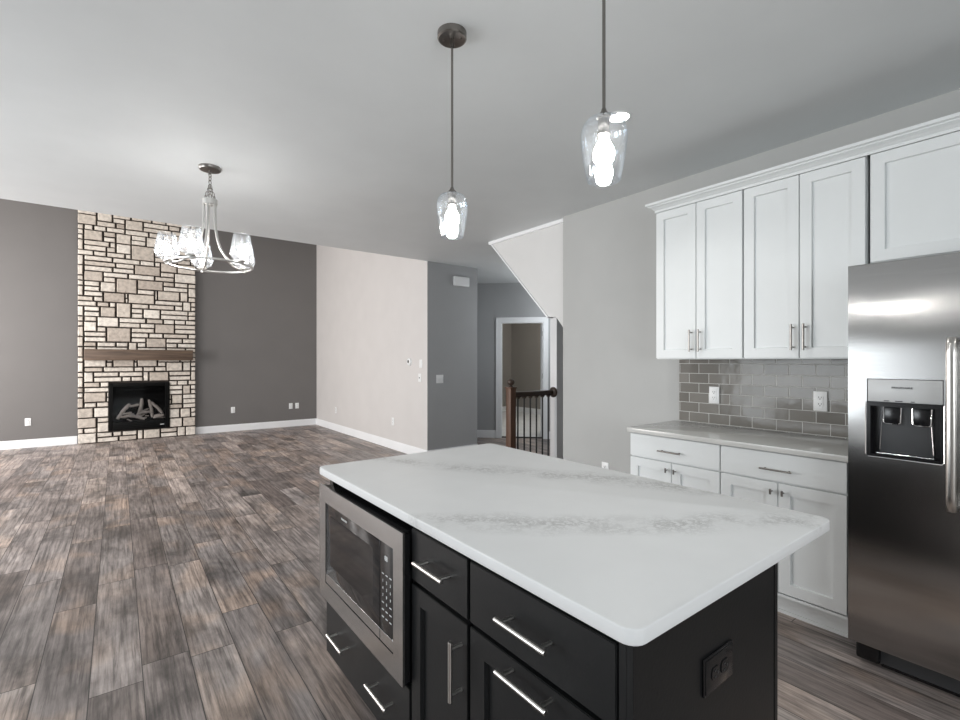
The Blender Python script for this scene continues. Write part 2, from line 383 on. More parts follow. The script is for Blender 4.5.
# stair side wall: drywall panel hanging from the ceiling with a raked lower edge
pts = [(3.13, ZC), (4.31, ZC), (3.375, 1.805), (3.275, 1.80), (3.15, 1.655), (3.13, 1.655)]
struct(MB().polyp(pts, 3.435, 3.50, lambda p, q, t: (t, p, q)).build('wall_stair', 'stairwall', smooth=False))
m = MB(); m.box(3.415, 3.435, 3.13, 4.32, 2.705, ZC)
struct(m.build('trim_1', 'trim', smooth=False))
m = MB()
for (a, b) in (((4.31, ZC), (3.375, 1.805)), ):
    d = Vector((a[0] - b[0], a[1] - b[1])).normalized(); nn = Vector((d.y, -d.x)) * .014
    m.polyp([a, b, (b[0] + nn.x, b[1] + nn.y), (a[0] + nn.x, a[1] + nn.y)], 3.425, 3.505, lambda p, q, t: (t, p, q))
struct(m.build('trim_2', 'trim', smooth=False))
sbox('wall_stair_end', 'trim', 4.66, 5.5, 4.43, 4.55, 0, ZC)
sbox('wall_stairwell', 'hallwall', 5.15, 5.27, YB, 4.43, 0, ZC)
# 45 degree hall wall with a doorway
a0, a1 = 1.625, 2.375      # opening
def along(m, s0, s1, t0, t1, z0, z1):
    m.poly([angp(s0, t0), angp(s1, t0), angp(s1, t1), angp(s0, t1)], z0, z1); return m
m = MB(); along(m, 0, a0, 0, .12, 0, ZC); along(m, a1, 6.2, 0, .12, 0, ZC); along(m, a0, a1, 0, .12, 2.045, ZC)
struct(m.build('wall_hall_angled', 'hallwall', smooth=False))
m = MB(); cw = .085
along(m, a0 - cw, a0, -.018, 0, 0, 2.045 + cw); along(m, a1, a1 + cw, -.018, 0, 0, 2.045 + cw); along(m, a0, a1, -.018, 0, 2.045, 2.045 + cw)
along(m, a0 - cw, a0 - cw + .02, -.026, -.018, 0, 2.045 + cw); along(m, a1 + cw - .02, a1 + cw, -.026, -.018, 0, 2.045 + cw); along(m, a0 - cw, a1 + cw, -.026, -.018, 2.045 + cw - .02, 2.045 + cw)
along(m, a0, a0 + .016, -.005, .125, 0, 2.045); along(m, a1 - .016, a1, -.005, .125, 0, 2.045); along(m, a0, a1, -.005, .125, 2.03, 2.045)
dr = struct(m.build('door_1', 'trim', smooth=False))
m = MB(); along(m, a1 - .052, a1 - .018, .13, .84, .02, 2.02); m.build('door_leaf', 'trim', dr, smooth=False)
for z in (.25, 1.05, 1.80):
    m = MB(); along(m, a1 - .022, a1 - .016, .05, .11, z, z + .09); m.build('hinge', 'dkmetal', dr, smooth=False)
m = MB(); along(m, a0 + .016, a1 - .016, .02, .07, 0, .018); struct(m.build('trim_3', 'blackmet', smooth=False))
sbox('wall_bedroom_side', 'bedwall', 8.5, 8.62, 2.5, 10.0, 0, ZC)
sbox('wall_bedroom_end', 'bedwall', 4.26, 8.5, 9.75, 9.87, 0, ZC)
m = MB().box(8.48, 8.5, 2.5, 9.75, 0, .14); m.box(4.26, 8.48, 9.73, 9.75, 0, .14)
struct(m.build('baseboard_bedroom', 'trim', smooth=False))
# out of frame walls with the added window openings
def wall_open(name, plane, x, lo, hi, H, holes, th=.15):
    m = MB(); holes = sorted(holes)
    def b(a0_, a1_, z0, z1):
        if a1_ - a0_ < 1e-4 or z1 - z0 < 1e-4: return
        if plane == 'X': m.box(x - th, x, a0_, a1_, z0, z1)
        else: m.box(a0_, a1_, x - th, x, z0, z1)
    c = lo
    for (h0, h1, z0, z1) in holes:
        b(c, h0, 0, H); b(h0, h1, 0, z0); b(h0, h1, z1, H); c = h1
    b(c, hi, 0, H)
    return struct(m.build(name, 'wall', smooth=False))
wl = [(2.5, 4.7, .05, 2.07), (6.3, 7.6, .6, 2.7), (8.5, 9.8, .6, 2.7)]
wall_open('wall_left', 'X', XL, YB, YF, ZH + .1, wl)
wall_open('wall_back', 'Y', YB, XL, 9.5, ZC, [(-1.9, .7, .9, 2.2)])
for i, (h0, h1, z0, z1) in enumerate(wl):
    m = MB()
    for (p0, p1, q0, q1) in ((h0 - .09, h0, z0 - .09, z1 + .09), (h1, h1 + .09, z0 - .09, z1 + .09), (h0, h1, z1, z1 + .09), (h0, h1, max(0, z0 - .09), z0)):
        m.box(XL, XL + .02, p0, p1, max(0, q0), q1)
    m.box(XL - .09, XL - .07, (h0 + h1) / 2 - .02, (h0 + h1) / 2 + .02, z0, z1)
    struct(m.build('window_%d' % (i + 1), 'trim', smooth=False))
m = MB().box(-1.99, .79, YB, YB + .02, 2.2, 2.29).box(-1.99, .79, YB, YB + .02, .81, .9).box(-1.99, -1.9, YB, YB + .02, .9, 2.2).box(.7, .79, YB, YB + .02, .9, 2.2)
struct(m.build('window_4', 'trim', smooth=False))
# baseboards
def base_y(m, x0, x1, y): m.box(x0, x1, y - .016, y, 0, .115); m.box(x0, x1, y - .010, y, .115, .13)
def base_x(m, y0, y1, x): m.box(x - .016, x, y0, y1, 0, .115); m.box(x - .010, x, y0, y1, .115, .13)
m = MB(); base_y(m, XL, -.524, YF); base_y(m, 1.153, XV - .016, YF); struct(m.build('baseboard_fireplace', 'trim', smooth=False))
m = MB(); base_x(m, YC, YF, XV); struct(m.build('baseboard_great_room', 'trim', smooth=False))
m = MB(); base_y(m, XV, 4.26, YC); struct(m.build('baseboard_hall_end', 'trim', smooth=False))
m = MB(); base_x(m, 1.99, 3.13, XK); struct(m.build('baseboard_kitchen', 'trim', smooth=False))
m = MB(); along(m, 0, a0 - cw, -.016, 0, 0, .13); along(m, a1 + cw, 4, -.016, 0, 0, .13); struct(m.build('baseboard_hall_angled', 'trim', smooth=False))

# ------------------------------------------------------------------ stone fireplace
FX0, FX1, FY = -.524, 1.153, 10.15
fp = thing('stone_fireplace', ((FX0 + FX1) / 2, 10.2, 0), 'tall cream ledge stone fireplace with a brown wood mantel against the taupe wall', 'fireplace')
IX0, IX1, IZ0, IZ1 = -.115, .735, .185, .985
m = MB(); bk = FY + .028
for a in ((FX0 + .01, IX0, 0, ZH), (IX1, FX1 - .01, 0, ZH), (IX0, IX1, 0, IZ0), (IX0, IX1, IZ1, ZH)): m.box(a[0], a[1], bk, YF - .0015, a[2], a[3] - (.04 if a[3] == ZH else 0))
m.build('mortar_backing', 'mortar', fp, smooth=False)
cw_, chh = (FX1 - FX0) / 40, .084
rows = int((ZH - .03) / chh); grid = [[False] * 40 for _ in range(rows)]
stones = []
def occ(x0, x1, z0, z1):
    c0 = max(0, round((x0 - FX0) / cw_)); c1 = min(40, round((x1 - FX0) / cw_)); r0 = round(z0 / chh); r1 = round(z1 / chh)
    return c0, c1, r0, r1
c0, c1, r0, r1 = occ(IX0, IX1, IZ0, IZ1)
for r in range(r0, r1):
    for c in range(c0, c1): grid[r][c] = True
big = [(.2, 3.14, .52, 3.4), (-.02, 2.5, .27, 2.77), (.09, 3.62, .35, 3.82), (.23, 2.82, .61, 2.97), (-.01, 2.13, .17, 2.31), (-.43, 3.32, -.19, 3.45), (.29, 2.58, .64, 2.71),
       (.14, 2.35, .52, 2.46), (-.18, 2.34, .12, 2.45), (.56, 2.43, .92, 2.55), (-.13, 1.69, .19, 1.96), (.41, 1.57, .69, 1.73), (-.05, 1.22, .24, 1.36), (.27, 1.22, .57, 1.36),
       (.44, 1.0, .73, 1.13), (-.43, .70, -.14, .87), (.76, .6, .93, .79), (.9, .33, 1.05, .5), (.34, 0, .62, .2), (-.53, .27, -.27, .44)]
for (x0, z0, x1, z1) in big:
    c0, c1, r0, r1 = occ(x0, x1, z0, z1); c0 = max(0, c0)
    r1 = max(r1, r0 + 2)
    if any(grid[r][c] for r in range(r0, r1) for c in range(c0, c1)): continue
    for r in range(r0, r1):
        for c in range(c0, c1): grid[r][c] = True
    stones.append((c0, c1, r0, r1, random.uniform(.1, .5)))
rs = random.Random(11)
for r in range(rows):
    c = 0
    while c < 40:
        if grid[r][c]: c += 1; continue
        run = 0
        while c + run < 40 and not grid[r][c + run]: run += 1
        edge = (c == 0)
        hgt = 2 if (rs.random() < (.5 if edge else .22) and r + 1 < rows) else 1
        wd = rs.choice([2, 2, 2, 5, 6]) if edge else (rs.choice([4, 5, 6, 7, 8, 9, 10, 3]) if hgt == 1 else rs.choice([3, 5, 6, 7, 4]))
        if run - wd < 2: wd = run if run <= 10 else run - 2
        wd = min(wd, run)
        if hgt == 2 and any(grid[r + 1][k] for k in range(c, c + wd)): hgt = 1
        for rr in range(r, r + hgt):
            for k in range(c, c + wd): grid[rr][k] = True
        stones.append((c, c + wd, r, r + hgt, rs.uniform(.45, 1) if rs.random() > .12 else rs.uniform(.15, .4)))
        c += wd
bm = bmesh.new(); tints = []
from mathutils import noise as mn
def nzv(x, z): return mn.noise(Vector((x * 16, z * 16, 3.1))) * .5 + mn.noise(Vector((x * 45, z * 45, 9.7))) * .3
for (c0, c1, r0, r1, tt) in stones:
    g = .0125; jx = lambda: rs.uniform(-.003, .003)
    x0, x1 = FX0 + c0 * cw_ + g + jx(), FX0 + c1 * cw_ - g + jx(); z0, z1 = max(.001, r0 * chh + g * .85 + jx() * .8), r1 * chh - g * .85 + jx() * .8
    # stones next to the insert stay clear of it
    nx, nz_ = max(3, int((x1 - x0) / .035)), max(3, int((z1 - z0) / .025))
    dep = rs.uniform(0, .014)
    def hgtf(u, v):
        e = min(u * (x1 - x0), (1 - u) * (x1 - x0), v * (z1 - z0), (1 - v) * (z1 - z0))
        return .0 if e < 1e-6 else 1
    us = [0, .008 / (x1 - x0)] + [i / nx for i in range(1, nx)] + [1 - .008 / (x1 - x0), 1]
    vs_ = [0, .007 / (z1 - z0)] + [i / nz_ for i in range(1, nz_)] + [1 - .007 / (z1 - z0), 1]
    V = []
    for v in vs_:
        row = []
        for u in us:
            x, z = x0 + u * (x1 - x0), z0 + v * (z1 - z0)
            edge = u in (0, 1) or v in (0, 1)
            n = nzv(x, z)
            y = FY - .004 - dep + n * .012 + (.013 if edge else 0)
            if edge: x += mn.noise(Vector((x * 30, z * 30, 1))) * .004; z = max(.0005, z + mn.noise(Vector((x * 30, z * 30, 5))) * .004)
            row.append(bm.verts.new((x, y, z)))
        V.append(row)
    nf = 0
    for j in range(len(vs_) - 1):
        for i in range(len(us) - 1):
            bm.faces.new((V[j][i], V[j][i + 1], V[j + 1][i + 1], V[j + 1][i])); nf += 1
    ringv = V[0] + [r_[-1] for r_ in V[1:]] + V[-1][-2::-1] + [r_[0] for r_ in V[-2:0:-1]]
    back = [bm.verts.new((v.co.x, bk + .002, v.co.z)) for v in ringv]; n = len(ringv)
    for i in range(n): bm.faces.new((ringv[i], back[i], back[(i + 1) % n], ringv[(i + 1) % n])); nf += 1
    tints += [tt] * nf
bmesh.ops.recalc_face_normals(bm, faces=bm.faces)
mb = MB(); mb.bm.free(); mb.bm = bm
so = mb.build('stone_veneer', 'stone', fp)
at = so.data.attributes.new('tint', 'FLOAT', 'FACE')
for i, t_ in enumerate(tints): at.data[i].value = t_
# mantel beam
m = MB().box(-.43, 1.087, 9.97, 10.137, 1.372, 1.556, .012, 2)
mt = m.build('mantel', 'mantel', fp); mt['label'] = 'rough brown wood mantel beam'
# gas insert
m = MB()
fy0, fy1 = 10.115, 10.20
for a in ((IX0 + .004, IX0 + .055, IZ0, IZ1), (IX1 - .055, IX1 - .004, IZ0, IZ1), (IX0 + .055, IX1 - .055, IZ1 - .05, IZ1), (IX0 + .055, IX1 - .055, IZ0, IZ0 + .13)): m.box(a[0], a[1], fy0, fy1, a[2], a[3], .006)
m.box(IX0 + .045, IX1 - .045, fy0 - .012, fy0, IZ1 - .062, IZ1 - .05, .003)
m.box(IX0 + .045, IX0 + .057, fy0 - .012, fy0, IZ0 + .12, IZ1 - .062, .003); m.box(IX1 - .057, IX1 - .045, fy0 - .012, fy0, IZ0 + .12, IZ1 - .062, .003)
for k in range(3): m.box(IX0 + .06, IX1 - .06, fy0 - .006, fy0, IZ0 + .03 + k * .03, IZ0 + .036 + k * .03)
fr = m.build('firebox', 'flatblack', fp)
m = MB().box(IX0 + .055, IX1 - .055, 10.235, 10.245, IZ0 + .13, IZ1 - .05).box(IX0 + .055, IX1 - .055, fy0 + .03, 10.235, IZ0 + .12, IZ0 + .14)
m.box(IX0 + .10, IX1 - .10, fy0 + .06, fy0 + .09, IZ1 - .16, IZ1 - .10, .005)
m.build('firebox_interior', 'flatblack', fr)
m = MB().box(IX0 + .055, IX1 - .055, fy0 + .012, fy0 + .016, IZ0 + .13, IZ1 - .05); m.build('glass_pane', 'pane', fr)
m = MB().box(IX1 - .135, IX1 - .075, fy0 - .008, fy0, IZ0 + .055, IZ0 + .066); m.build('badge', 'glyph', fr)
def logm(a, b, r, kink=(0, 0, 0)):
    a, b = Vector(a), Vector(b); k = Vector(kink); P_ = [a.lerp(b, t) + k * math.sin(math.pi * t) for t in [i / 7 for i in range(8)]]
    P_ = [p + Vector((0, 0, .008 * mn.noise(p * 20))) for p in P_]
    m = MB().tube(P_, r, 10, taper=[.7, 1, .9, 1.1, .95, 1.05, .95, .65]); m.build('log', 'log', fr)
ly = 10.178
logm((0.0, ly, .37), (.17, ly + .02, .62), .030, (0, 0, .02)); logm((.05, ly, .40), (.38, ly - .01, .34), .026, (0, 0, .04)); logm((.27, ly + .01, .38), (.34, ly + .02, .71), .028, (.02, 0, 0))
logm((.16, ly + .02, .58), (.30, ly + .02, .60), .022); logm((.49, ly, .37), (.44, ly + .015, .68), .024, (.01, 0, 0)); logm((.47, ly + .015, .63), (.64, ly, .43), .026, (0, 0, .02))
logm((.30, ly - .012, .44), (.50, ly - .01, .46), .022, (0, 0, .02)); logm((.50, ly - .01, .36), (.66, ly - .01, .40), .024)
for k in range(16):
    a_ = random.uniform(.04, .58); z_ = random.uniform(.345, .50) ; q_ = random.uniform(-.9, .9); l_ = random.uniform(.05, .13)
    logm((a_, ly - .004, z_), (a_ + l_ * math.cos(q_), ly + .01, z_ + l_ * math.sin(q_) * .6), random.uniform(.010, .018))

# ------------------------------------------------------------------ wall plates (built facing -Y at the origin, then turned)
def plate_thing(name, w_, h_, loc, rz, label, cat, kind, group=None, pm='whitepl'):
    t = bpy.data.objects.new(name, None); COL.objects.link(t); t.empty_display_size = .05; tag(t, label, cat, group)
    m = MB().box(-w_ / 2, w_ / 2, -.006, 0, -h_ / 2, h_ / 2, .0025)
    if pm == 'blackpl': m.box(-w_ / 2 + .004, w_ / 2 - .004, -.0075, -.006, -h_ / 2 + .004, h_ / 2 - .004, .0012)
    m.build('cover_plate', pm, t)
    if kind in ('outlet', 'outlet_h'):
        for s in (-1, 1):
            c = (0, s * .020) if kind == 'outlet' else (s * .020, 0)
            pm2 = pm
            a = [(c[0] + .0165 * math.cos(q) , c[1] + max(-.0135, min(.0135, .017 * math.sin(q)))) for q in [i * math.pi / 12 for i in range(24)]]
            m = MB().polyp(a, -.0095, -.006, lambda p, q, t_: (p, t_, q)); rc = m.build('receptacle', pm2, t, smooth=False)
            m = MB()
            if kind == 'outlet':
                m.box(c[0] - .008, c[0] - .0055, -.0105, -.0095, c[1] - .001, c[1] + .008); m.box(c[0] + .0055, c[0] + .008, -.0105, -.0095, c[1] - .001, c[1] + .008)
                m.lathe([(.003, 0), (.003, .001)], (c[0], -.0105, c[1] - .007), 10, 'Y', True)
            else:
                m.box(c[0] - .008, c[0] + .001, -.0105, -.0095, c[1] - .008, c[1] - .0055); m.box(c[0] - .008, c[0] + .001, -.0105, -.0095, c[1] + .0055, c[1] + .008)
                m.lathe([(.003, 0), (.003, .001)], (c[0] + .007, -.0105, c[1]), 10, 'Y', True)
            m.build('slot', 'slot', rc, smooth=False)
    elif kind in ('switch', 'double'):
        for s in ((0,) if kind == 'switch' else (-.023, .023)):
            m = MB().box(s - .0165, s + .0165, -.0085, -.006, -.033, .033, .001); rk = m.build('rocker', pm, t)
    elif kind == 'jack':
        m = MB().lathe([(.009, 0), (.009, .006), (.005, .006), (.005, .002)], (0, -.012, 0), 14, 'Y', True); m.build('jack', 'slot', t)
    t.location = loc; t.rotation_euler.z = rz
    return t
def dup(t, loc, rz, label, group=None):
    c = copy_tree(t); c.location = loc; c.rotation_euler.z = rz; c['label'] = label
    if group: c['group'] = group
    elif 'group' in c: del c['group']
    return c
WO = 'white wall outlets'
o0 = plate_thing('wall_outlet', .072, .118, (1.784, YF, .41), 0, 'white outlet low on the taupe wall just right of the stone fireplace', 'outlet', 'outlet', WO)
dup(o0, (2.865, YF, .425), 0, 'white outlet low on taupe wall, left one of the close pair near the corner', WO)
dup(o0, (2.992, YF, .425), 0, 'white outlet low on taupe wall, right one of the close pair near the corner', WO)
dup(o0, (-1.117, YF, .404), 0, 'white outlet low on the taupe wall to the left of the fireplace', WO)
dup(o0, (XV, 9.11, .40), R(-90), 'white outlet low on the pale side wall near the far corner', WO)
dup(o0, (XV, 6.69, .425), R(-90), 'white outlet low on the pale side wall near the grey hall wall', WO)
dup(o0, (XK, 2.635, .425), R(-90), 'white outlet low on kitchen wall, its top peeking over the island counter', WO)
dup(o0, (3.357, 1.672, 1.126), R(-90), 'white outlet on the tile backsplash, under the left pair of cabinet doors', WO)
dup(o0, (3.357, 1.034, 1.126), R(-90), 'white outlet on the tile backsplash nearest the refrigerator', WO)
plate_thing('wall_switch', .072, .118, (XV, 5.835, 1.325), R(-90), 'white single switch plate on pale side wall right of the thermostat', 'switch', 'switch')
plate_thing('wall_jack', .075, .118, (XV, 5.865, 1.126), R(-90), 'white plate with a small dark jack below the single switch on the pale wall', 'wall plate', 'jack')
plate_thing('wall_switch', .118, .118, (3.60, YC, 1.11), 0, 'pale square double switch plate on the grey hall wall', 'switch', 'double')
th = thing('thermostat', (XV, 6.16, 1.35), 'small rounded white thermostat with a black screen on the pale side wall', 'thermostat', rz=0)
m = MB().lathe([(.0, -.022), (.040, -.022), (.052, -.018), (.056, 0)], (XV, 6.16, 1.35), 24, 'X'); m.build('housing', 'whitepl', th)
m = MB().lathe([(.0, -.001), (.024, -.001), (.024, 0)], (XV - .022, 6.165, 1.355), 20, 'X'); m.build('screen', 'slot', th)
m = MB().box(3.82, 4.09, YC - .05, YC, 2.44, 2.58, .018, 3); ch = m.build('door_chime', 'whitepl', loc=(3.955, YC, 2.44)); tag(ch, 'white rounded door chime box high on the grey hall wall', 'door chime')

# ------------------------------------------------------------------ railing
ry = 4.50
nw = thing('stair_railing', (3.915, ry, 0), 'dark wood stair railing with a brown ball topped newel post and black balusters', 'railing')
m = MB().box(3.87, 3.96, ry - .045, ry + .045, 0, 1.02, .004).box(3.862, 3.968, ry - .053, ry + .053, 1.02, 1.038, .004)
np_ = m.build('newel_post', 'newel', nw)
m = MB().lathe([(.03, 1.038), (.022, 1.05), (.018, 1.06), (.03, 1.068), (.042, 1.085), (.045, 1.10), (.042, 1.118), (.028, 1.135), (.0, 1.143)], (3.915, ry, 0), 24); m.build('ball_finial', 'rail', np_)
m = MB().box(3.96, 4.655, ry - .03, ry + .03, .925, .975, .012, 3)
bxs = [4.03 + k * .1085 for k in range(6)]
pts = [(3.96, .925)]; edges = [3.96] + bxs + [4.655]
for a, b in zip(edges, edges[1:]):
    wdt = (b - a) - .024
    for k in range(9):
        q = math.pi * k / 8; pts.append(((a + b) / 2 - wdt / 2 * math.cos(q), .885 + .028 * math.sin(q)))
pts.append((4.655, .925))
m.polyp(pts, ry - .018, ry + .018, lambda p, q, t: (p, t, q)); m.build('handrail', 'rail', nw)
m = MB().lathe([(0, -.03), (.045, -.03), (.062, -.02), (.070, -.008), (.070, 0)], (4.66, ry - .012, .945), 28, 'X'); m.build('rosette', 'rail', nw)
for x in bxs:
    m = MB().lathe([(.0105, 0), (.0105, .9)], (x, ry, 0), 10, cap=True); m.lathe([(.014, 0), (.014, .02), (.008, .03)], (x, ry, 0), 10); m.build('baluster', 'blackmet', nw)

# ------------------------------------------------------------------ cabinetry (all fronts face -X)
def shaker(y0, y1, z0, z1, xf, mat, parent, name='door', st=.055, th_=.02, slab=False):
    t = bmesh.new(); bmesh.ops.create_cube(t, size=1)
    bmesh.ops.scale(t, vec=(th_, y1 - y0, z1 - z0), verts=t.verts); bmesh.ops.translate(t, vec=(xf + th_ / 2, (y0 + y1) / 2, (z0 + z1) / 2), verts=t.verts)
    bmesh.ops.bevel(t, geom=t.edges[:], offset=.0018, segments=2, affect='EDGES')
    if not slab:
        t.normal_update(); f = max((f for f in t.faces if f.normal.x < -.99), key=lambda f: f.calc_area())
        bmesh.ops.inset_region(t, faces=[f], thickness=st, depth=0, use_even_offset=True)
        bmesh.ops.inset_region(t, faces=[f], thickness=.003, depth=-.012, use_even_offset=True)
    m = MB(); m.join(t); return m.build(name, mat, parent)
def pull(parent, x, y, z, length, vertical, r=.006, stand=.032, mat='nickel', gap=.12, name='handle'):
    m = MB(); xb = x - stand; h = length / 2; pp = h * (1 - 2 * gap)
    if vertical:
        m.lathe([(r * .8, -h), (r, -h + .001), (r, h - .001), (r * .8, h)], (xb, y, z), 14, cap=True)
        for s in (-1, 1): m.lathe([(r * .8, 0), (r * .8, stand)], (xb, y, z + s * pp), 10, 'X', True)
    else:
        m.lathe([(r * .8, -h), (r, -h + .001), (r, h - .001), (r * .8, h)], (xb, y, z), 14, 'Y', True)
        for s in (-1, 1): m.lathe([(r * .8, 0), (r * .8, stand)], (xb, y + s * pp, z), 10, 'X', True)
    return m.build(name, mat, parent)
UC = 'upper cabinets on the kitchen wall'
def upper(y0, y1, z0, label, handles=True):
    t = thing('upper_cabinet', (3.2, (y0 + y1) / 2, z0), label, 'cabinet', UC)
    m = MB().box(3.041, XK - .0015, y0 + .001, y1 - .001, z0 - .006, 2.412); m.build('cabinet_body', 'cab', t, smooth=False)
    mid = (y0 + y1) / 2
    for a, b, s in ((mid + .001, y1 - .004, -1), (y0 + .004, mid - .001, 1)):
        d = shaker(a + .001, b - .001, z0, 2.406, 3.02, 'cab', t)
        if handles: pull(d, 3.02, mid - s * .030, z0 + .115, .145, True, mat='pull')
    return t
upper(1.331, 1.921, 1.385, 'white two door upper cabinet at the left end of the row')
upper(.732, 1.331, 1.385, 'white two door upper cabinet in the middle, between the end one and the refrigerator')
upper(-.21, .722, 1.865, 'short white upper cabinet above the steel refrigerator', True)
# crown
prof = [(0, 2.408), (.004, 2.408), (.004, 2.424), (.012, 2.430), (.018, 2.436), (.036, 2.446), (.036, 2.452), (.05, 2.456), (.05, 2.472), (0, 2.472)]
t = bmesh.new(); rowsv = []
for o_, z in prof: rowsv.append([t.verts.new((3.02 - o_, -.21, z)), t.verts.new((3.02 - o_, 1.921 + o_, z)), t.verts.new((XK, 1.921 + o_, z))])
for i in range(len(prof)):
    a, b = rowsv[i], rowsv[(i + 1) % len(prof)]
    for k in range(2):
        if (a[k].co - b[k].co).length > 1e-6: t.faces.new((a[k], a[k + 1], b[k + 1], b[k]))
v0 = [t.verts.new((3.02, -.21, 2.4725)), t.verts.new((XK, -.21, 2.4725)), t.verts.new((XK, 1.921, 2.4725)), t.verts.new((3.02, 1.921, 2.4725))]
t.faces.new(v0); bmesh.ops.recalc_face_normals(t, faces=t.faces)
m = MB(); m.join(t); cr = m.build('crown_molding', 'cab', loc=(3.2, .8, 2.41), smooth=False); tag(cr, 'white stepped crown molding running along the top of the upper cabinets', 'molding')

BC = 'base cabinets under the kitchen counter'
def base_cab(y0, y1, label):
    t = thing('base_cabinet', (3.1, (y0 + y1) / 2, 0), label, 'cabinet', BC)
    m = MB().box(2.811, XK - .0015, y0 + .001, y1 - .001, .142, .884).box(2.792, 2.83, y0 + .001, y1 - .001, .122, .135); m.build('cabinet_body', 'cab', t, smooth=False)
    MB().box(2.85, XK - .0015, y0 + .001, y1 - .001, .106, .142).build('toe_shadow_filler', 'flatblack', t, smooth=False)  # black filler standing in for the shadow line above the toe kick
    m = MB().box(2.875, XK - .0015, y0 + .001, y1 - .001, 0, .106); m.box(2.868, 2.875, y0 + .001, y1 - .001, 0, .018); m.build('toe_kick', 'cab', t, smooth=False)
    mid = (y0 + y1) / 2
    d = shaker(y0 + .003, y1 - .003, .728, .876, 2.79, 'cab', t, 'drawer', slab=True)
    pull(d, 2.79, mid + .003, .79, .155, False, .005, mat='dkmetal')
    for a, b, s in ((mid + .0015, y1 - .003, 1), (y0 + .003, mid - .0015, -1)):
        d = shaker(a, b, .142, .718, 2.79, 'cab', t)
        m = MB().lathe([(.004, 0), (.004, .022)], (2.768, mid + s * .028, .672), 10, 'X', True); m.lathe([(.0055, -.014), (.0055, .014)], (2.765, mid + s * .028, .672), 12, 'Z', True)
        m.build('knob', 'dkmetal', d)
base_cab(1.357, 1.969, 'white base cabinet at the left end of the counter, partly behind the island')
base_cab(.748, 1.357, 'white base cabinet beside the refrigerator with one wide drawer over two doors')

def rrect(x0, x1, y0, y1, r, n=6, corners=(1, 1, 1, 1)):
    P_ = []
    for (cx, cy, a, k) in ((x1 - r, y1 - r, 0, 0), (x0 + r, y1 - r, 90, 1), (x0 + r, y0 + r, 180, 2), (x1 - r, y0 + r, 270, 3)):
        if corners[k]:
            for i in range(n + 1): q = R(a + 90 * i / n); P_.append((cx + r * math.cos(q), cy + r * math.sin(q)))
        else: P_.append((cx + (r if a in (0, 270) else -r), cy + (r if a in (0, 90) else -r)))
    return P_
m = MB().poly(rrect(2.768, XK, .73, 1.99, .02, corners=(0, 1, 0, 0)), .884, .914, .002)
ct = m.build('kitchen_countertop', 'quartz2', loc=(3.1, 1.4, .884)); tag(ct, 'pale grey stone countertop on the white base cabinets below the backsplash', 'countertop')
# backsplash
bs = thing('tile_backsplash', (XK, 1.3, .914), 'glossy taupe subway tile backsplash between counter and upper cabinets', 'backsplash')
m = MB().box(3.3632, XK, .70, 1.942, .9145, 1.379); m.build('grout_bed', 'grout', bs, smooth=False)
bm = bmesh.new(); tints = []
mb = MB(); zt = .921; rr_ = random.Random(3); row = 0; mb.bm.free(); mb.bm = bm
z = .921 - .071
cnt = 0
while z < 1.379:
    z0, z1 = max(.915, z + .0015), min(1.378, z + .0695)
    if z1 - z0 > .004:
        y = .62 + (.073 if row % 2 else 0) + .0005
        while y < 1.942:
            y0, y1 = max(.701, y + .0015), min(1.941, y + .1445)
            if y1 - y0 > .004:
                nb = len(bm.faces); mb.box(3.362, 3.373, y0, y1, z0, z1, min(.0015, (y1 - y0) / 4), 1)
                tints += [rr_.random()] * (len(bm.faces) - nb)
            y += .146
    z += .071; row += 1
tl = mb.build('tile_face', 'tile', bs, smooth=False)
at = tl.data.attributes.new('tint', 'FLOAT', 'FACE')
for i, t_ in enumerate(tints): at.data[i].value = t_

# ------------------------------------------------------------------ refrigerator
fg = thing('refrigerator', (3.0, .24, 0), 'stainless steel side by side refrigerator with an ice and water dispenser', 'refrigerator')
m = MB().box(2.685, 3.34, -.215, .69, .03, 1.765, .004); m.build('cabinet_body', 'dkgrey', fg)
m = MB().box(2.69, 2.78, -.20, .68, 1.765, 1.79, .004); m.build('hinge_cover', 'dkgrey', fg)
def holed_door(x0, x1, y0, y1, z0, z1, hy0, hy1, hz0, hz1, depth, bev):
    t = bmesh.new()
    ys = [y0, hy0, hy1, y1]; zs = [z0, hz0, hz1, z1]
    F = [[t.verts.new((x0, y, z)) for y in ys] for z in zs]
    for j in range(3):
        for i in range(3):
            if (i, j) != (1, 1): t.faces.new((F[j][i], F[j][i + 1], F[j + 1][i + 1], F[j + 1][i]))
    H = [t.verts.new((x0 + depth, y, z)) for y, z in ((hy0, hz0), (hy1, hz0), (hy1, hz1), (hy0, hz1))]
    G = [F[1][1], F[1][2], F[2][2], F[2][1]]
    for i in range(4): t.faces.new((G[i], G[(i + 1) % 4], H[(i + 1) % 4], H[i]))
    t.faces.new(H)
    out = [F[0][0], F[0][1], F[0][2], F[0][3], F[1][3], F[2][3], F[3][3], F[3][2], F[3][1], F[3][0], F[2][0], F[1][0]]
    bk_ = [t.verts.new((x1, v.co.y, v.co.z)) for v in out]
    for i in range(12): t.faces.new((out[i], out[(i + 1) % 12], bk_[(i + 1) % 12], bk_[i]))
    t.faces.new(bk_)
    bmesh.ops.recalc_face_normals(t, faces=t.faces)
    es = [e for e in t.edges if all(v in out for v in e.verts) and (abs(e.verts[0].co.y - e.verts[1].co.y) < 1e-6 and e.verts[0].co.y in (y0, y1) or abs(e.verts[0].co.z - e.verts[1].co.z) < 1e-6 and abs(e.verts[0].co.z - z0) * abs(e.verts[0].co.z - z1) < 1e-6)]
    if bev: bmesh.ops.bevel(t, geom=es, offset=bev, segments=3, affect='EDGES', profile=.5)
    return t
DY0, DY1 = .386, .629
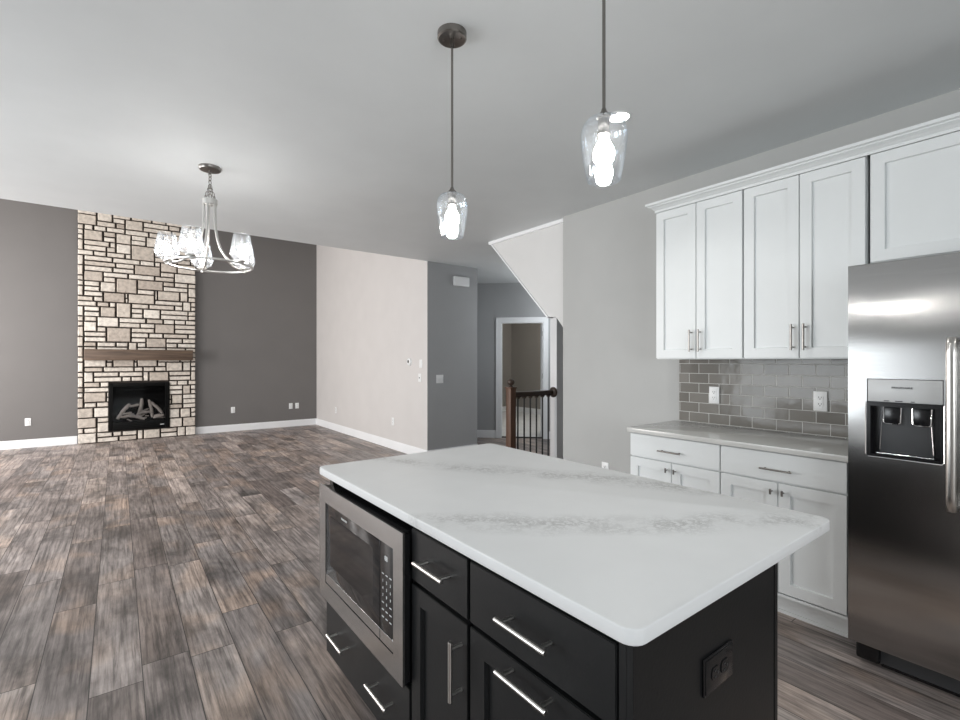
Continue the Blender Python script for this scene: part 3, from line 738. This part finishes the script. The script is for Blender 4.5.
m = MB(); m.join(holed_door(2.60, 2.675, .338, .696, .125, 1.792, DY0, DY1, .955, 1.292, .06, .006)); fd = m.build('freezer_door', 'steel', fg)
m = MB().box(2.60, 2.675, -.22, .331, .125, 1.792, .006, 3); rd = m.build('refrigerator_door', 'steel', fg)
for d, yy in ((fd, .358), (rd, .302)):
    m = MB(); P_ = []
    pr = [(-.002, 0), (-.045, .018), (-.058, .045)]
    path = [(2.598, .80), (2.565, .79), (2.548, .815), (2.545, .85)] + [(2.545, .85 + k * .11) for k in range(1, 6)] + [(2.548, 1.435), (2.565, 1.455), (2.598, 1.45)]
    tt_ = bmesh.new(); rings = []
    for i, (x, z) in enumerate(path):
        a = path[max(0, i - 1)]; b = path[min(len(path) - 1, i + 1)]; dd = Vector((b[0] - a[0], 0, b[1] - a[1])).normalized(); n_ = Vector((dd.z, 0, -dd.x))
        rings.append([tt_.verts.new(Vector((x, yy, z)) + n_ * (.008 * math.cos(q)) + Vector((0, .015 * math.sin(q), 0))) for q in [k * math.pi / 8 for k in range(16)]])
    for a, b in zip(rings, rings[1:]):
        for k in range(16): tt_.faces.new((a[k], a[(k + 1) % 16], b[(k + 1) % 16], b[k]))
    tt_.faces.new(rings[0]); tt_.faces.new(rings[-1]); bmesh.ops.recalc_face_normals(tt_, faces=tt_.faces)
    m.join(tt_); m.build('handle', 'nickel', d)
m = MB().box(2.70, 2.72, -.20, .60, .012, .115)
for k in range(5): m.box(2.688, 2.70, -.20, .60, .02 + k * .019, .029 + k * .019, .002)
m.box(2.66, 2.72, .60, .685, .03, .11, .01); m.build('toe_grille', 'blackpl', fg)
for y in (.64, -.16):
    for x in (2.75, 3.25): MB().lathe([(.018, 0), (.018, .032)], (x, y, 0), 12, cap=True).build('foot', 'blackpl', fg)
# dispenser
ds = MB()
ds.box(2.600, 2.655, DY0 + .002, DY1 - .002, 1.193, 1.290, .004)
dsp = ds.build('dispenser_panel', 'greypl', fd)
text_mesh('FRIGIDAIRE', .0108, (2.5992, (DY0 + DY1) / 2 + .004, 1.255), fd, 'brand_lettering', 'ink', sx=1.25)
for y, wd in ((.562, .018), (.522, .024), (.478, .012)):
    m = MB().box(2.5988, 2.6, y - wd / 2, y + wd / 2, 1.197, 1.2005); m.build('button_mark', 'ink', dsp, smooth=False)
m = MB()
m.box(2.645, 2.6595, DY0 + .001, DY1 - .001, .957, 1.193)
m.box(2.60, 2.645, DY0 + .001, DY0 + .012, .957, 1.193); m.box(2.60, 2.645, DY1 - .012, DY1 - .001, .957, 1.193)
m.box(2.60, 2.645, DY0 + .012, DY1 - .012, 1.175, 1.193); m.box(2.603, 2.645, DY0 + .012, DY1 - .012, .957, .968)
cv = m.build('dispenser_recess', 'blackpl', fd)
MB().box(2.6425, 2.6452, DY0 + .035, DY1 - .035, .970, 1.172).build('recess_back', 'dkgrey', fd)
m = MB(); m.tube([(2.597, DY1 + .003, 1.19), (2.597, DY1 + .003, .965), (2.597, DY1 - .005, .955), (2.597, DY0 + .005, .955), (2.597, DY0 - .003, .965), (2.597, DY0 - .003, 1.19)], .0028, 8); m.build('recess_rim', 'chrome', fd)
for yc_ in (.55, .455):
    m = MB().tube([(2.633, yc_ + .03, 1.17), (2.628, yc_ + .028, 1.105), (2.628, yc_ + .020, 1.10), (2.628, yc_ - .020, 1.10), (2.628, yc_ - .028, 1.105), (2.633, yc_ - .03, 1.17)], .0028, 8)
    pdl = m.build('dispenser_paddle', 'chrome', fd); m = MB(); m.box(2.632, 2.636, yc_ - .026, yc_ + .026, 1.102, 1.17, .001); m.build('paddle_pad', 'blackpl', fd) #, 'chrome', fd)
m = MB().tube([(2.640, DY1 - .045, 1.17), (2.640, DY1 - .035, .985)], .003, 8).tube([(2.640, DY0 + .045, 1.17), (2.640, DY0 + .035, .985)], .003, 8)
m.tube([(2.612, DY1 - .03, .972), (2.612, DY0 + .03, .972)], .003, 8); m.build('dispenser_guide', 'chrome', fd)
m = MB().lathe([(.0, 0), (.06, 0), (.065, .004), (.07, .004), (.07, 0)], (2.622, .507, .9685), 24)
for v in m.bm.verts: v.co.x = 2.624 + (v.co.x - 2.622) * .27
m.build('drip_tray', 'blackpl', fd)

# ------------------------------------------------------------------ island
IC = 'black island cabinets'
def island_body(t, y0, y1, z0=.10, name='cabinet_body'):
    m = MB().box(.736, 1.33, y0 + .0005, y1 - .0005, z0, .884); b = m.build(name, 'black', t, smooth=False)
    m = MB().box(.80, 1.33, y0 + .0005, y1 - .0005, 0, .10); m.build('toe_kick', 'black', t, smooth=False); return b
tC = thing('island_cabinet', (1.0, .75, 0), 'black island cabinet nearest the camera with a wide drawer over a pull-out front', 'cabinet', IC)
island_body(tC, .515, .986)
d = shaker(.534, .981, .703, .858, .715, 'black', tC, 'drawer', slab=True); pull(d, .715, .757, .785, .16, False, stand=.036)
d = shaker(.534, .981, .12, .692, .715, 'black', tC, 'door', st=.057); pull(d, .715, .755, .667, .16, False, stand=.036)
tB = thing('island_cabinet', (1.0, 1.14, 0), 'narrow black island cabinet with one drawer and one door beside the microwave', 'cabinet', IC)
island_body(tB, .986, 1.289)
d = shaker(.992, 1.284, .703, .858, .715, 'black', tB, 'drawer', slab=True); pull(d, .715, 1.134, .785, .15, False, stand=.036)
d = shaker(.992, 1.284, .12, .690, .715, 'black', tB, 'door', st=.05); pull(d, .715, 1.018, .57, .155, True, stand=.036)
tA = thing('island_cabinet', (1.0, 1.66, 0), 'black island cabinet that holds the microwave, a two handle drawer at its bottom', 'cabinet', IC)
m = MB().box(.736, 1.33, 1.2895, 2.0295, .10, .36).box(.736, 1.33, 1.2895, 1.31, .36, .884).box(.736, 1.33, 2.01, 2.0295, .36, .884).box(1.27, 1.33, 1.31, 2.01, .36, .884).box(.736, 1.27, 1.31, 2.01, .868, .884)
m.build('cabinet_body', 'black', tA, smooth=False)
m = MB().box(.80, 1.33, 1.2895, 2.0295, 0, .10); m.build('toe_kick', 'black', tA, smooth=False)
d = shaker(1.296, 2.027, .125, .357, .715, 'black', tA, 'drawer', slab=True)
pull(d, .715, 1.845, .251, .155, False, stand=.036); pull(d, .715, 1.468, .251, .155, False, stand=.036)
m = MB().box(.718, 1.302, .500, .5145, 0, .884, .001).box(1.308, 1.325, .500, .5145, 0, .884, .001).box(1.302, 1.308, .507, .5145, 0, .884).box(.718, .736, .5145, .530, .10, .884)
ep = m.build('island_end_panel', 'black', loc=(1.0, .507, 0), smooth=False); tag(ep, 'flat black panel closing the near end of the island, carrying the black outlet', 'panel')
m = MB().box(.736, 1.33, 2.0305, 2.044, .10, .884, .001).box(.80, 1.33, 2.0305, 2.044, 0, .10)
ep = m.build('island_end_panel', 'black', loc=(1.0, 2.037, 0), smooth=False); tag(ep, 'black panel closing the far end of the island beside the microwave', 'panel')
m = MB().poly(rrect(.687, 1.641, .475, 2.058, .032), .884, .914, .003)
it = m.build('island_countertop', 'quartz', loc=(0, 0, 0)); tag(it, 'white veined stone slab with rounded corners on the black island', 'countertop')
ob = plate_thing('island_outlet', .122, .078, (1.012, .500, .719), 0, 'black horizontal outlet on the near end panel of the island', 'outlet', 'outlet_h', None, 'blackpl')

# microwave
mw = thing('microwave', (.98, 1.66, .36), 'built-in stainless microwave with a black glass door in the island', 'microwave')
m = MB().box(.697, 1.20, 1.314, 2.006, .3605, .8400, .003).box(.694, .7145, 1.293, 2.034, .385, .838)
m.build('housing', 'blackpl', mw)
t = bmesh.new()
m = MB(); fx0, fx1 = .688, .695
for a in ((1.290, 1.353, .377, .845), (1.964, 2.037, .377, .845), (1.353, 1.964, .779, .845), (1.353, 1.964, .377, .447)): m.box(fx0, fx1, a[0], a[1], a[2], a[3])
m.build('trim_frame', 'steel', mw, smooth=False)
m = MB().box(.6905, .6965, 1.455, 1.961, .487, .777, .001); dm = m.build('door', simple('black_door_glass', (.006, .006, .007), .04), mw)
m = MB().box(.6900, .6906, 1.505, 1.915, .535, .735); m.build('window', simple('door_window_mesh', (.010, .008, .008), .06), dm, smooth=False)
m = MB().box(.6895, .6965, 1.455, 1.961, .450, .486, .001); m.build('door_trim', 'steel', mw, smooth=False)
m = MB().box(.6895, .6965, 1.356, 1.450, .450, .486, .001); m.build('release_bar', 'steel', mw, smooth=False)
m = MB().box(.6905, .6965, 1.356, 1.450, .488, .777, .001); cp = m.build('control_panel', 'blackpl', mw)
text_mesh('FRIGIDAIRE', .010, (.690, 1.765, .757), mw, 'brand_lettering', 'glyph', depth=.0002, sx=1.1)
text_mesh('88', .022, (.690, 1.406, .729), cp, 'display', 'glyph', depth=.0002)
kk = 0
for j, rw in enumerate(('---', '123', '456', '789', '-0-', '---', '---')):
    for i, chh_ in enumerate(rw):
        y = 1.430 - i * .027; z = .675 - j * .0235
        if chh_ == '-':
            m = MB().box(.6900, .6905, y - .007, y + .007, z - .0016, z + .0016); m.build('key', 'glyph', cp, smooth=False)
        else: text_mesh(chh_, .013, (.690, y, z), cp, 'key', 'glyph', depth=.0002)
m = MB().lathe([(0, .0), (.0035, 0), (.0035, .0015), (0, .0015)], (.705, 1.33, .839), 10); m.build('screw', 'blackmet', mw)

# ------------------------------------------------------------------ pendants
PG = 'glass pendant lights over the island'
px, py_ = 1.114, 1.655
pd = thing('pendant_light', (px, py_, ZC), 'clear glass pendant over the far half of the island, its round canopy in view', 'pendant light', PG)
m = MB().lathe([(.061, ZC), (.061, ZC - .024), (.056, ZC - .028), (.052, ZC - .026), (0, ZC - .026)], (px, py_, 0), 36)
for s in (-1, 1): m.lathe([(0, -.004), (.004, -.003), (.004, 0)], (px + s * .026, py_ - s * .026, ZC - .026), 10)
m.build('canopy', 'dkmetal', pd)
m = MB().lathe([(.0085, ZC - .06), (.0085, ZC - .026)], (px, py_, 0), 12).lathe([(.0048, 2.09), (.0048, ZC - .03)], (px, py_, 0), 12, cap=True); m.build('rod', 'dkmetal', pd)
m = MB().lathe([(.006, 2.095), (.009, 2.085), (.020, 2.074), (.020, 2.066), (.016, 2.066), (.016, 2.030), (.019, 2.028), (.019, 2.018), (0, 2.018)], (px, py_, 0), 20)
m.build('socket', 'dkmetal', pd)
gp = [(.018, 2.068), (.034, 2.066), (.050, 2.059), (.060, 2.045), (.0655, 2.022), (.0655, 1.998), (.061, 1.965), (.056, 1.930), (.050, 1.900), (.0465, 1.888)]
gi = [(r - .0025, z) for r, z in gp[::-1]]
m = MB().lathe(gp + [(.0465, 1.8865), (.0440, 1.8865)] + gi, (px, py_, 0), 40); m.build('glass_shade', 'glass', pd)
m = MB().lathe([(.012, 2.020), (.014, 2.005), (.020, 1.994), (.028, 1.978), (.0305, 1.963), (.028, 1.947), (.018, 1.934), (0, 1.930)], (px, py_, 0), 24); m.build('light_bulb', 'bulb', pd)
c = copy_tree(pd); c.location.y = .874; c['label'] = 'clear glass pendant over the near half of the island, hanging from a long rod'

rl = thing('recessed_light', (2.243, 1.655, ZC), 'small round lit recessed light in the ceiling beside the near pendant', 'recessed light')
m = MB().lathe([(.054, -.001), (.055, -.006), (.064, -.004), (.066, 0)], (2.243, 1.655, ZC), 32); m.build('trim_ring', 'whitepl', rl)
m = MB().lathe([(0, -.003), (.055, -.003)], (2.243, 1.655, ZC), 32); m.build('lens', 'lens', rl)

# ------------------------------------------------------------------ chandelier
cx, cy = .523, 3.847
chd = thing('chandelier', (cx, cy, ZC), 'five light nickel ring chandelier with seeded glass shades hanging in the dining area', 'chandelier')
m = MB().lathe([(.072, ZC), (.072, ZC - .012), (.066, ZC - .022), (.02, ZC - .028), (0, ZC - .028)], (cx, cy, 0), 32)
m.lathe([(.008, ZC - .05), (.008, ZC - .026)], (cx, cy, 0), 10, cap=True); m.build('canopy', 'dkmetal', chd)
m = MB()
def link(c, rx, rz_, rot, r=.0028):
    P_ = []
    for k in range(14):
        q = 2 * math.pi * k / 14; a = rx * math.cos(q); P_.append((c[0] + a * math.cos(rot), c[1] + a * math.sin(rot), c[2] + rz_ * math.sin(q)))
    m.tube(P_, r, 6, closed=True)
for k in range(3): link((cx, cy, ZC - .055 - k * .026), .010, .017, k * math.pi / 2 + .6)
for s in range(3):
    q = s * 2 * math.pi / 3 + .4
    for k in range(4):
        f = (k + .5) / 4; link((cx + .036 * f * math.cos(q), cy + .036 * f * math.sin(q), ZC - .125 - .10 * f), .008, .016, q + (k % 2) * math.pi / 2)
m.build('chain', 'dkmetal', chd)
m = MB().lathe([(.030, 2.512), (.047, 2.512), (.047, 2.476), (.030, 2.476), (.030, 2.512)], (cx, cy, 0), 28); m.lathe([(.0, 2.505), (.032, 2.505), (.032, 2.485), (0, 2.485)], (cx, cy, 0), 20); m.build('hub', 'fixmetal', chd)
ZR = 2.045; RR = .27
m = MB(); t = [(cx + RR * math.cos(2 * math.pi * k / 64), cy + RR * math.sin(2 * math.pi * k / 64), ZR) for k in range(64)]
m.tube(t, .0085, 8, closed=True); m.build('ring', 'fixmetal', chd)
rt = Vector((math.cos(YAW), -math.sin(YAW), 0)); fw = Vector((math.sin(YAW), math.cos(YAW), 0))
for ph in (22, 94, 166, 238, 310):
    dv = Vector((math.cos(R(ph)), math.sin(R(ph)), 0)); c = Vector((cx, cy, 0))
    P_ = [c + dv * r + Vector((0, 0, z)) for r, z in ((.038, 2.49), (.038, 2.40), (.042, 2.32), (.055, 2.24), (.082, 2.165), (.125, 2.105), (.17, 2.065), (.215, 2.048), (.26, 2.045))]
    m = MB().tube(P_, .0075, 8); m.build('arm', 'fixmetal', chd)
    p = c + dv * .26; q = (p.x, p.y, 0)
    m = MB().lathe([(0, 2.030), (.010, 2.032), (.010, 2.05), (.034, 2.060), (.034, 2.066), (.014, 2.070), (.014, 2.098), (0, 2.098)], q, 18); m.build('socket', 'fixmetal', chd)
    sp_ = [(.014, 2.070), (.044, 2.072), (.062, 2.084), (.075, 2.112), (.075, 2.128), (.070, 2.150), (.053, 2.245)]
    m = MB().lathe(sp_ + [(r - .0025, z) for r, z in sp_[::-1]], q, 32); sh = m.build('glass_shade', 'seeded', chd)
    m = MB().lathe([(.010, 2.098), (.013, 2.105), (.021, 2.128), (.023, 2.145), (.020, 2.16), (.010, 2.172), (0, 2.174)], q, 18); m.build('light_bulb', 'bulbc', sh)
